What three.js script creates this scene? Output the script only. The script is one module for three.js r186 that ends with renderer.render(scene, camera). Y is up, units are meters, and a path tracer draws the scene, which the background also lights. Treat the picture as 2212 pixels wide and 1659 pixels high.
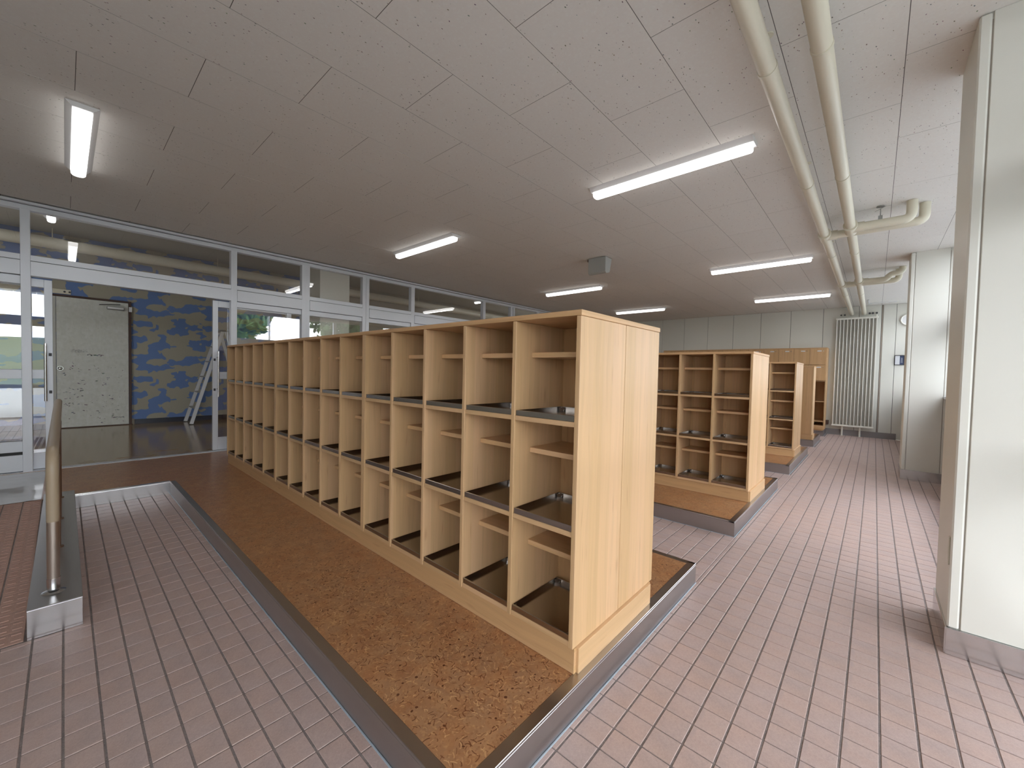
import * as THREE from 'three';
import { mergeGeometries } from 'three/addons/utils/BufferGeometryUtils.js';
import { RectAreaLightUniformsLib } from 'three/addons/lights/RectAreaLightUniformsLib.js';

// ------------------------------------------------------------------ camera, sky, exposure
const renderer = new THREE.WebGLRenderer({ antialias: true });
renderer.toneMapping = THREE.LinearToneMapping;
renderer.toneMappingExposure = 1.3;
renderer.shadowMap.enabled = true;
RectAreaLightUniformsLib.init();
const scene = new THREE.Scene();
const camera = new THREE.PerspectiveCamera(2 * Math.atan(829.5 / 870.3645) * 180 / Math.PI, 2212 / 1659, 0.05, 200);
camera.rotation.order = 'YXZ';
camera.position.set(0.773, 1.2, 0.3908);
camera.rotation.set(-0.0293, 0.7326, 0.0223);

const SKY = 5.7;          // brightness of the overcast sky
const LAMP = 13.0;        // brightness of the ceiling lamps' faces
const CORRIDOR_LAMP = 3.0;

function mulberry(a) { return () => { a = (a + 0x6d2b79f5) | 0; let t = Math.imul(a ^ (a >>> 15), 1 | a); t = (t + Math.imul(t ^ (t >>> 7), 61 | t)) ^ t; return ((t ^ (t >>> 14)) >>> 0) / 4294967296; }; }
function hash2(x, y, s) { let h = Math.imul(x | 0, 374761393) ^ Math.imul(y | 0, 668265263) ^ Math.imul(s | 0, 2147483647 - 58); h = Math.imul(h ^ (h >>> 13), 1274126177); return ((h ^ (h >>> 16)) >>> 0) / 4294967296; }
function pnoise(x, y, px, py, s) {      // value noise that repeats every px, py cells
  const ix = Math.floor(x), iy = Math.floor(y), fx = x - ix, fy = y - iy, u = fx * fx * (3 - 2 * fx), v = fy * fy * (3 - 2 * fy);
  const m = (a, p) => ((a % p) + p) % p, h = (a, b) => hash2(m(a, px), m(b, py), s);
  return (h(ix, iy) * (1 - u) + h(ix + 1, iy) * u) * (1 - v) + (h(ix, iy + 1) * (1 - u) + h(ix + 1, iy + 1) * u) * v;
}
{ // overcast sky with thin cloud, even all round
  const W = 512, H = 256, data = new Float32Array(W * H * 4);
  for (let j = 0; j < H; j++) for (let i = 0; i < W; i++) {
    const up = Math.max(0, Math.sin(((j + 0.5) / H - 0.5) * Math.PI)), a = i / W;
    const c = pnoise(a * 12, up * 6, 12, 64, 5) * 0.6 + pnoise(a * 26, up * 13, 26, 64, 6) * 0.4;
    const blue = (0.25 + 0.55 * up) * (1 - 0.8 * c);
    const o = (j * W + i) * 4;
    data[o] = 1.0 - 0.42 * blue; data[o + 1] = 1.0 - 0.2 * blue; data[o + 2] = 1.02 + 0.06 * blue; data[o + 3] = 1;
  }
  const t = new THREE.DataTexture(data, W, H, THREE.RGBAFormat, THREE.FloatType);
  t.mapping = THREE.EquirectangularReflectionMapping; t.magFilter = THREE.LinearFilter; t.needsUpdate = true;
  scene.background = t; scene.backgroundIntensity = SKY;
}

// ------------------------------------------------------------------ measures (metres)
const HC = 2.7515, PY = 0.1146;                 // ceiling, raised floor
const GX = -5.42, WX = -9.09;                   // glass partition, corridor wall
const RX = 1.405, FZ = -10.86, BZ = 2.9;        // window wall, far wall, wall behind the camera
const BX = -4.07;                               // where the tile bays end

// ------------------------------------------------------------------ textures
function dataTex(w, h, f, srgb) {
  const d = new Uint8Array(w * h * 4);
  for (let j = 0; j < h; j++) for (let i = 0; i < w; i++) { const c = f(i, j), o = (j * w + i) * 4; d[o] = c[0]; d[o + 1] = c[1]; d[o + 2] = c[2]; d[o + 3] = 255; }
  const t = new THREE.DataTexture(d, w, h, THREE.RGBAFormat); t.wrapS = t.wrapT = THREE.RepeatWrapping; t.magFilter = THREE.LinearFilter;
  if (srgb) t.colorSpace = THREE.SRGBColorSpace;
  t.needsUpdate = true; return t;
}
function canvasTex(w, h, draw, srgb = true) {
  const c = document.createElement('canvas'); c.width = w; c.height = h; draw(c.getContext('2d'), w, h);
  const t = new THREE.CanvasTexture(c); t.wrapS = t.wrapT = THREE.RepeatWrapping; if (srgb) t.colorSpace = THREE.SRGBColorSpace; return t;
}
const rep = (t, mx, my) => { t.repeat.set(1 / mx, 1 / my); return t; };   // one repeat every mx, my metres

// beech-like laminated wood: u across the grain (0.64 m), v along it (1.6 m)
function woodTexture(seed, base) {
  const r = mulberry(seed), N = 512, M = 1024, edges = [0]; while (edges[edges.length - 1] < N - 55) edges.push(edges[edges.length - 1] + 34 + Math.floor(r() * 44));
  const lam = new Float32Array(N), id = new Int32Array(N);
  for (let i = 0, k = 0; i < N; i++) { while (k + 1 < edges.length && i >= edges[k + 1]) k++; id[i] = k; lam[i] = hash2(k, 3, seed) - 0.5; }
  return dataTex(N, M, (i, j) => {
    const k = id[i], sh = hash2(k, 9, seed) * 64;
    const wob = (pnoise(i / 64, j / 128 + sh, 8, 8, seed + 1) - 0.5) * 14;
    const fine = pnoise((i + wob) / 2, j / 170 + sh, 256, 6, seed + 2) - 0.5, mid = pnoise((i + wob) / 11, j / 256 + sh, 47, 4, seed + 3) - 0.5;
    let streak = pnoise((i + wob) / 7, j / 85, 73, 12, seed + 4); streak = Math.max(0, streak - 0.8) * 3.4 * pnoise(i / 40, j / 60, 13, 17, seed + 5);
    const f = 1 + lam[i] * 0.045 + fine * 0.035 + mid * 0.045 - streak * 0.16;
    return [Math.min(255, base[0] * f), Math.min(255, base[1] * (f - streak * 0.05)), Math.min(255, base[2] * (f - streak * 0.08 + lam[i] * 0.05))];
  }, true);
}
const woodTex = rep(woodTexture(11, [206, 169, 126]), 0.64, 1.6);
const woodTex2 = rep(woodTexture(37, [201, 161, 115]), 0.64, 1.6);

const corkTex = rep(canvasTex(1024, 1024, (g, w, h) => {
  const r = mulberry(71); g.fillStyle = 'rgb(160,117,83)'; g.fillRect(0, 0, w, h);
  const blot = (n, col, a, b) => { for (let k = 0; k < n; k++) { const x = r() * w, y = r() * h, rx = a + r() * b, ry = a + r() * b, t = r() * 3; g.fillStyle = col(r()); for (const dx of [-w, 0, w]) for (const dy of [-h, 0, h]) { if (x + dx < -80 || x + dx > w + 80 || y + dy < -80 || y + dy > h + 80) continue; g.beginPath(); g.ellipse(x + dx, y + dy, rx, ry, t, 0, 7); g.fill(); } } };
  blot(900, (q) => q < 0.5 ? 'rgba(150,98,58,0.16)' : 'rgba(186,134,88,0.16)', 12, 40);
  blot(9000, (q) => q < 0.5 ? 'rgba(140,92,56,0.35)' : 'rgba(196,146,98,0.3)', 1, 4);
  const fleck = (n, col, lw, len) => { for (let k = 0; k < n; k++) { const x = r() * w, y = r() * h, a = r() * 6.28, l = len * (0.4 + r()), b = (r() - 0.5) * l * 0.9; g.strokeStyle = col(r()); g.lineWidth = lw * (0.5 + r()); g.lineCap = 'round'; for (const dx of [-w, 0, w]) for (const dy of [-h, 0, h]) { if (x + dx < -30 || x + dx > w + 30 || y + dy < -30 || y + dy > h + 30) continue; g.beginPath(); g.moveTo(x + dx, y + dy); g.quadraticCurveTo(x + dx + Math.cos(a) * l / 2 - Math.sin(a) * b, y + dy + Math.sin(a) * l / 2 + Math.cos(a) * b, x + dx + Math.cos(a) * l, y + dy + Math.sin(a) * l); g.stroke(); } } };
  fleck(1500, (q) => `rgba(${88 + q * 30},${48 + q * 20},${26 + q * 14},0.75)`, 2.5, 17);
  fleck(1300, (q) => `rgba(${205 + q * 20},${158 + q * 20},${104 + q * 20},0.6)`, 2.2, 16);
  blot(130, () => 'rgba(84,44,26,0.8)', 2, 4);
}), 0.95, 0.95);

const ceilTex = rep(canvasTex(1024, 1024, (g, w, h) => {
  const r = mulberry(23); g.fillStyle = 'rgb(224,221,215)'; g.fillRect(0, 0, w, h);
  for (let k = 0; k < 5000; k++) { g.fillStyle = r() < 0.5 ? 'rgba(218,214,208,0.2)' : 'rgba(232,229,223,0.2)'; g.beginPath(); g.ellipse(r() * w, r() * h, 2 + r() * 8, 2 + r() * 8, 0, 0, 7); g.fill(); }
  for (let k = 0; k < 260; k++) { const q = r(); g.fillStyle = `rgba(${92 + 50 * r()},${84 + 48 * r()},${78 + 45 * r()},0.95)`; g.beginPath(); g.ellipse(r() * w, r() * h, 0.9 + q * q * 1.7, 1.2 + q * q * 4.2, (r() - 0.5) * 0.8 , 0, 7); g.fill(); }
}), 0.88, 0.88);
const ceilBump = rep(canvasTex(1024, 1024, (g, w, h) => {
  const r = mulberry(23); g.fillStyle = 'rgb(200,200,200)'; g.fillRect(0, 0, w, h);
  for (let k = 0; k < 5000; k++) { r(); r(); r(); r(); r(); }
  for (let k = 0; k < 260; k++) { const q = r(); r(); r(); r(); g.fillStyle = 'rgb(30,30,30)'; g.beginPath(); g.ellipse(r() * w, r() * h, 0.9 + q * q * 1.7, 1.2 + q * q * 4.2, (r() - 0.5) * 0.8, 0, 7); g.fill(); }
}, false), 0.88, 0.88);

const tileTex = rep(dataTex(512, 512, (i, j) => {
  const f = 1 + (pnoise(i / 2, j / 2, 256, 256, 1) - 0.5) * 0.08 + (pnoise(i / 9, j / 9, 57, 57, 2) - 0.5) * 0.04 + (pnoise(i / 60, j / 60, 9, 9, 3) - 0.5) * 0.05;
  const w = (pnoise(i / 80, j / 80, 7, 7, 4) - 0.5) * 0.025;
  return [199 * f * (1 + w), 176 * f, 168 * f * (1 - w)];
}, true), 0.4, 0.4);
const tileBump = rep(dataTex(512, 512, (i, j) => { const v = 255 * (0.25 * pnoise(i / 3, j / 3, 171, 171, 7) + 0.45 * pnoise(i / 9, j / 14, 57, 37, 8) + 0.3 * pnoise(i / 26, j / 40, 20, 13, 9)); return [v, v, v]; }), 0.4, 0.4);
const groutTex = rep(dataTex(256, 256, (i, j) => { const f = 0.8 + 0.25 * pnoise(i / 2, j / 2, 128, 128, 31) + 0.15 * pnoise(i / 24, j / 24, 11, 11, 32); return [128 * f, 117 * f, 113 * f]; }, true), 0.3, 0.3);
const brushTex = rep(dataTex(256, 256, (i, j) => { const v = 255 * (0.8 + 0.12 * pnoise(i / 2, j / 128, 128, 2, 41) + 0.05 * pnoise(i / 8, j / 64, 32, 4, 42)); return [v, v, v]; }), 0.35, 0.35);
const vinylTex = rep(dataTex(256, 256, (i, j) => { const f = 1 + (pnoise(i / 3, j / 30, 86, 9, 51) - 0.5) * 0.1 + (pnoise(i / 30, j / 30, 9, 9, 52) - 0.5) * 0.07; return [152 * f, 126 * f, 92 * f]; }, true), 1.1, 1.1);
const camoTex = rep(dataTex(1024, 1024, (i, j) => {    // printed blue wall: pale lobed patches on blue
  const x = i / 1024, y = j / 1024, dx = (pnoise(x * 16, y * 20, 16, 20, 71) - 0.5) * 0.05, dy = (pnoise(x * 16, y * 20, 16, 20, 72) - 0.5) * 0.04;
  const n = pnoise((x + dx) * 7, (y + dy) * 10, 7, 10, 73) * 0.7 + pnoise((x + dx) * 17, (y + dy) * 22, 17, 22, 74) * 0.3;
  return n > 0.505 ? [166, 160, 143] : [104, 129, 178];
}, true), 1.0, 1.0);
const steelDoorTex = canvasTex(512, 1024, (g, w, h) => {     // off-white paint with chips and scuffs
  const r = mulberry(88); g.fillStyle = 'rgb(214,214,204)'; g.fillRect(0, 0, w, h);
  for (let k = 0; k < 2600; k++) { g.fillStyle = r() < 0.5 ? 'rgba(200,200,190,0.2)' : 'rgba(226,226,218,0.2)'; g.beginPath(); g.ellipse(r() * w, r() * h, 3 + r() * 14, 3 + r() * 14, 0, 0, 7); g.fill(); }
  const chip = (x, y, s, d) => { g.fillStyle = `rgba(${82 + r() * 40},${82 + r() * 36},${84 + r() * 34},${d})`; g.beginPath(); g.ellipse(x, y, s * (0.8 + r() * 1.5), s * (0.35 + r() * 0.5), (r() - 0.5) * 0.9, 0, 7); g.fill(); };
  for (let k = 0; k < 80; k++) { const x = 40 + r() * 450, y = h * (0.5 + 0.48 * r()), n = 1 + Math.floor(r() * 3); for (let q = 0; q < n; q++) chip(x + (r() - 0.5) * 34, y + (r() - 0.5) * 12, 1.6 + r() * 3.8, 0.85); }
  for (let k = 0; k < 9; k++) chip(210 + k * 13 + r() * 8, 440 + r() * 10, 4 + r() * 4, 0.9);
  for (let k = 0; k < 150; k++) chip(90 + (r() + r()) * 60, 400 + (r() + r()) * 18, 2 + r() * 3, 0.1);
  for (let k = 0; k < 12; k++) chip(r() * w, r() * h * 0.5, 1.5 + r() * 2, 0.5);
  for (let k = 0; k < 14; k++) chip(380 + k * 7, 960 + r() * 5, 2 + r() * 3, 0.8);
});

// ------------------------------------------------------------------ materials
const std = (o) => new THREE.MeshStandardMaterial(o), phy = (o) => new THREE.MeshPhysicalMaterial(o), lin = (r, g, b) => new THREE.Color().setRGB(r, g, b);
const M = {
  wood: std({ map: woodTex, roughness: 0.42 }), wood2: std({ map: woodTex2, roughness: 0.42 }),
  cork: std({ map: corkTex, roughness: 0.3 }),
  steel: std({ color: lin(0.46, 0.445, 0.44), metalness: 1, roughness: 0.34, roughnessMap: brushTex }),
  steelBright: std({ color: lin(0.68, 0.68, 0.69), metalness: 1, roughness: 0.2, roughnessMap: brushTex }),
  tray: std({ color: lin(0.47, 0.44, 0.41), metalness: 1, roughness: 0.2 }),
  alu: std({ color: lin(0.76, 0.79, 0.84), metalness: 0.1, roughness: 0.38 }),
  groove: std({ color: lin(0.42, 0.38, 0.33), roughness: 0.7 }),
  sealant: std({ color: lin(0.36, 0.41, 0.46), roughness: 0.4 }),
  gap: std({ color: lin(0.05, 0.05, 0.05), roughness: 0.8 }),
  wall: std({ color: lin(0.74, 0.73, 0.66), roughness: 0.42 }),
  wallTrim: std({ color: lin(0.7, 0.69, 0.62), roughness: 0.45 }),
  pipe: std({ color: lin(0.70, 0.66, 0.53), roughness: 0.42 }),
  white: std({ color: lin(0.8, 0.8, 0.8), roughness: 0.45 }),
  ceil: std({ map: ceilTex, bumpMap: ceilBump, bumpScale: 0.002, roughness: 0.9 }),
  ceilGap: std({ color: lin(0.12, 0.11, 0.1), roughness: 1 }),
  grout: std({ map: groutTex, roughness: 0.95 }),
  glass: phy({ color: 0xffffff, roughness: 0, transmission: 1, thickness: 0, ior: 1.92 }),
  windowGlass: phy({ color: 0xffffff, roughness: 0, transmission: 1, thickness: 0, ior: 1.5 }),
  camo: std({ map: camoTex, roughness: 0.75 }),
  vinyl: std({ map: vinylTex, roughness: 0.13 }),
  skirt: std({ color: lin(0.02, 0.022, 0.035), roughness: 0.3 }),
  rail: std({ color: lin(0.36, 0.28, 0.19), roughness: 0.4 }), railMetal: std({ color: lin(0.5, 0.44, 0.38), metalness: 0.9, roughness: 0.3 }),
  bronze: std({ color: lin(0.16, 0.085, 0.05), roughness: 0.45 }),
  chrome: std({ color: lin(0.75, 0.75, 0.76), metalness: 1, roughness: 0.15 }),
  darkMetal: std({ color: lin(0.06, 0.06, 0.065), roughness: 0.5, metalness: 0.3 }),
  grey: std({ color: lin(0.33, 0.33, 0.31), roughness: 0.6 }), fin: std({ color: lin(0.56, 0.54, 0.48), roughness: 0.7 }),
  speaker: std({ color: lin(0.42, 0.43, 0.41), roughness: 0.55 }),
  radiator: std({ color: lin(0.86, 0.84, 0.76), roughness: 0.4 }),
  baseGrey: std({ color: lin(0.27, 0.25, 0.25), roughness: 0.45 }),
  brown: std({ color: lin(0.07, 0.035, 0.025), roughness: 0.5 }),
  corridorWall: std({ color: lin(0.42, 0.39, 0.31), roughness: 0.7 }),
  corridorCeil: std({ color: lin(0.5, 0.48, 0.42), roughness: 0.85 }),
  concrete: std({ color: lin(0.4, 0.4, 0.38), roughness: 0.9 }),
  asphalt: std({ color: lin(0.3, 0.3, 0.29), roughness: 0.95 }), grass: std({ color: lin(0.075, 0.1, 0.055), roughness: 1 }),
  leaf: std({ color: lin(0.06, 0.13, 0.035), roughness: 0.8 }), bark: std({ color: lin(0.1, 0.07, 0.05), roughness: 0.9 }),
  aluLadder: std({ color: lin(0.66, 0.66, 0.67), metalness: 0.6, roughness: 0.4 }),
  lampGlow: std({ color: lin(0.9, 0.9, 0.9), emissive: lin(1, 0.985, 0.97), emissiveIntensity: 2.6, roughness: 0.5 }),
  sheet: std({ color: lin(0.46, 0.45, 0.45), roughness: 0.1 }),
  paper: std({ color: lin(0.75, 0.76, 0.78), roughness: 0.6 }), navy: std({ color: lin(0.06, 0.08, 0.16), roughness: 0.5 }),
};
const TONES = [[1, 1, 1], [1.015, 1.008, 1.0], [0.985, 0.987, 0.99], [1.015, 0.995, 0.985], [0.995, 0.997, 1.005]];
const TB = [0.8, 0.78, 0.77];
const tileMats = TONES.map((t) => std({ map: tileTex, bumpMap: tileBump, bumpScale: 0.0005, roughness: 0.47, color: lin(TB[0] * t[0], TB[1] * t[1], TB[2] * t[2]) }));
const tileStuff = std({ map: tileTex, bumpMap: tileBump, bumpScale: 0.0005, roughness: 0.47, vertexColors: true });
const rampTileMat = std({ map: tileTex, bumpMap: tileBump, bumpScale: 0.0012, roughness: 0.5, color: lin(0.72, 0.58, 0.51) });

// ------------------------------------------------------------------ geometry helpers
const used = new Map();
const numbered = (n) => { const k = used.get(n) ?? 0; used.set(n, k + 1); return k ? n + '_' + String(k).padStart(3, '0') : n; };
const ORD = ['first', 'second', 'third', 'fourth', 'fifth', 'sixth', 'seventh', 'eighth', 'ninth', 'tenth', 'eleventh', 'twelfth', 'thirteenth', 'fourteenth', 'fifteenth'];
const cache = new Map();
// a box with chamfered edges; uv in metres, v running along the grain axis
function cbox(w, h, d, t = 0.0012, grain = 'y', ou = 0, ov = 0) {
  const key = [w, h, d, t, grain, ou, ov].map((x) => typeof x === 'number' ? x.toFixed(5) : x).join();
  if (cache.has(key)) return cache.get(key);
  const H = [w / 2, h / 2, d / 2], pos = [], nor = [], uv = []; t = Math.min(t, 0.3 * Math.min(w, h, d));
  const gi = 'xyz'.indexOf(grain);
  const put = (p, n) => { pos.push(...p); nor.push(...n); const a = [Math.abs(n[0]), Math.abs(n[1]), Math.abs(n[2])], m = a.indexOf(Math.max(...a)); let k = [0, 1, 2].filter((i) => i !== m); const vi = k.includes(gi) ? gi : k[1], ui = k[0] === vi ? k[1] : k[0]; uv.push(p[ui] + ou + (m === 0 ? 0.21 : m === 1 ? 0.43 : 0), p[vi] + ov); };
  const tri = (a, b, c, n) => { const x = [b[0] - a[0], b[1] - a[1], b[2] - a[2]], y = [c[0] - a[0], c[1] - a[1], c[2] - a[2]]; const q = [x[1] * y[2] - x[2] * y[1], x[2] * y[0] - x[0] * y[2], x[0] * y[1] - x[1] * y[0]]; if (q[0] * n[0] + q[1] * n[1] + q[2] * n[2] < 0) [b, c] = [c, b]; put(a, n); put(b, n); put(c, n); };
  const quad = (a, b, c, e, n) => { tri(a, b, c, n); tri(a, c, e, n); };
  const S = [-1, 1];
  for (let i = 0; i < 3; i++) for (const s of S) { const j = (i + 1) % 3, k = (i + 2) % 3, n = [0, 0, 0]; n[i] = s; const P = (a, b) => { const p = [0, 0, 0]; p[i] = s * H[i]; p[j] = a * (H[j] - t); p[k] = b * (H[k] - t); return p; }; quad(P(-1, -1), P(1, -1), P(1, 1), P(-1, 1), n); }
  if (t > 0) {
    for (let k = 0; k < 3; k++) for (const s of S) for (const q of S) { const i = (k + 1) % 3, j = (k + 2) % 3, n = [0, 0, 0]; n[i] = s * Math.SQRT1_2; n[j] = q * Math.SQRT1_2; const P = (a, e) => { const p = [0, 0, 0]; p[i] = s * (H[i] - (a ? t : 0)); p[j] = q * (H[j] - (a ? 0 : t)); p[k] = e * (H[k] - t); return p; }; quad(P(0, -1), P(1, -1), P(1, 1), P(0, 1), n); }
    for (const a of S) for (const b of S) for (const c of S) { const n = [a, b, c].map((x) => x / Math.sqrt(3)); tri([a * H[0], b * (H[1] - t), c * (H[2] - t)], [a * (H[0] - t), b * H[1], c * (H[2] - t)], [a * (H[0] - t), b * (H[1] - t), c * H[2]], n); }
  }
  const g = new THREE.BufferGeometry(); g.setAttribute('position', new THREE.Float32BufferAttribute(pos, 3)); g.setAttribute('normal', new THREE.Float32BufferAttribute(nor, 3)); g.setAttribute('uv', new THREE.Float32BufferAttribute(uv, 2));
  cache.set(key, g); return g;
}
const moved = (g, x, y, z, rx = 0, ry = 0, rz = 0) => { const c = g.index ? g.toNonIndexed() : g.clone(); c.applyMatrix4(new THREE.Matrix4().compose(new THREE.Vector3(x, y, z), new THREE.Quaternion().setFromEuler(new THREE.Euler(rx, ry, rz)), new THREE.Vector3(1, 1, 1))); return c; };
const merged = (list) => mergeGeometries(list.map((g) => g.index ? g.toNonIndexed() : g));
const cyl = (r, l, n = 20, r2 = r) => new THREE.CylinderGeometry(r2, r, l, n);
function mesh(parent, name, geo, mat, x = 0, y = 0, z = 0) { const m = new THREE.Mesh(geo, mat); m.name = parent === scene ? numbered(name) : name; m.position.set(x, y, z); m.castShadow = m.receiveShadow = true; parent.add(m); return m; }
// a box given by its extents
function ext(parent, name, mat, x0, x1, y0, y1, z0, z1, t = 0.0012, grain = 'y', ou = 0, ov = 0) { return mesh(parent, name, cbox(Math.abs(x1 - x0), Math.abs(y1 - y0), Math.abs(z1 - z0), t, grain, ou, ov), mat, (x0 + x1) / 2, (y0 + y1) / 2, (z0 + z1) / 2); }
function thing(name, label, category, x = 0, y = 0, z = 0, group) { const o = new THREE.Group(); o.name = numbered(name); o.position.set(x, y, z); o.userData = { label, category }; if (group) o.userData.group = group; scene.add(o); return o; }
function struct(name, label, category, x = 0, y = 0, z = 0) { const o = thing(name, label, category, x, y, z); o.userData.kind = 'structure'; return o; }
function elbow(points, r, bend = 0.06, seg = 12) {      // a tube along straight runs with rounded bends
  const path = new THREE.CurvePath(), V = points.map((p) => new THREE.Vector3(...p)); let at = V[0];
  for (let i = 1; i < V.length - 1; i++) { const a = V[i].clone().add(V[i - 1].clone().sub(V[i]).setLength(bend)), b = V[i].clone().add(V[i + 1].clone().sub(V[i]).setLength(bend)); path.add(new THREE.LineCurve3(at, a)); path.add(new THREE.QuadraticBezierCurve3(a, V[i], b)); at = b; }
  path.add(new THREE.LineCurve3(at, V[V.length - 1]));
  const pts = []; for (const c of path.curves) { const n = c.isLineCurve3 ? 1 : 8; for (let k = 0; k < n; k++) pts.push(c.getPoint(k / n)); } pts.push(V[V.length - 1]);
  return sweep(pts, r, seg);
}
function sweep(pts, r, seg) {
  const pos = [], nor = [], uv = [], idx = [], n = pts.length; let up = new THREE.Vector3(0.31, 0.87, 0.38).normalize();
  for (let i = 0; i < n; i++) {
    const a = pts[Math.max(0, i - 1)], b = pts[Math.min(n - 1, i + 1)], t = b.clone().sub(a).normalize(); up = up.clone().sub(t.clone().multiplyScalar(up.dot(t))).normalize(); const w = t.clone().cross(up);
    for (let k = 0; k <= seg; k++) { const q = k / seg * Math.PI * 2, d = up.clone().multiplyScalar(Math.cos(q)).add(w.clone().multiplyScalar(Math.sin(q))); pos.push(pts[i].x + d.x * r, pts[i].y + d.y * r, pts[i].z + d.z * r); nor.push(d.x, d.y, d.z); uv.push(k / seg, i / n); }
    if (i) for (let k = 0; k < seg; k++) { const p = (i - 1) * (seg + 1) + k, q = i * (seg + 1) + k; idx.push(p, p + 1, q, q, p + 1, q + 1); }
  }
  for (const [ring, s] of [[0, -1], [n - 1, 1]]) { const c = pos.length / 3, o = pts[ring], t = (ring ? pts[n - 1].clone().sub(pts[n - 2]) : pts[0].clone().sub(pts[1])).normalize(); pos.push(o.x, o.y, o.z); nor.push(t.x, t.y, t.z); uv.push(0, 0); const base = pos.length / 3; for (let k = 0; k <= seg; k++) { const j = (ring * (seg + 1) + k) * 3; pos.push(pos[j], pos[j + 1], pos[j + 2]); nor.push(t.x, t.y, t.z); uv.push(0, 0); } for (let k = 0; k < seg; k++) idx.push(c, ...(s > 0 ? [base + k, base + k + 1] : [base + k + 1, base + k])); }
  const g = new THREE.BufferGeometry(); g.setAttribute('position', new THREE.Float32BufferAttribute(pos, 3)); g.setAttribute('normal', new THREE.Float32BufferAttribute(nor, 3)); g.setAttribute('uv', new THREE.Float32BufferAttribute(uv, 2)); g.setIndex(idx); return g;
}
const project = (() => { camera.updateMatrixWorld(true); const inv = camera.matrixWorld.clone().invert(); return (x, y, z) => { const v = new THREE.Vector3(x, y, z).applyMatrix4(inv); return v.z > -0.05 ? null : [1106 + 870.3645 * v.x / -v.z, 829.5 - 870.3645 * v.y / -v.z]; }; })();
function seenArea(c) { const p = c.map((q) => project(...q)); if (p.some((q) => !q)) return 0; const cx = p.reduce((a, q) => a + q[0], 0) / p.length, cy = p.reduce((a, q) => a + q[1], 0) / p.length; if (cx < 0 || cx > 2212 || cy < 0 || cy > 1659) return 0; let s = 0; for (let i = 0; i < p.length; i++) { const a = p[i], b = p[(i + 1) % p.length]; s += a[0] * b[1] - a[1] * b[0]; } return Math.abs(s) / 2; }

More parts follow.
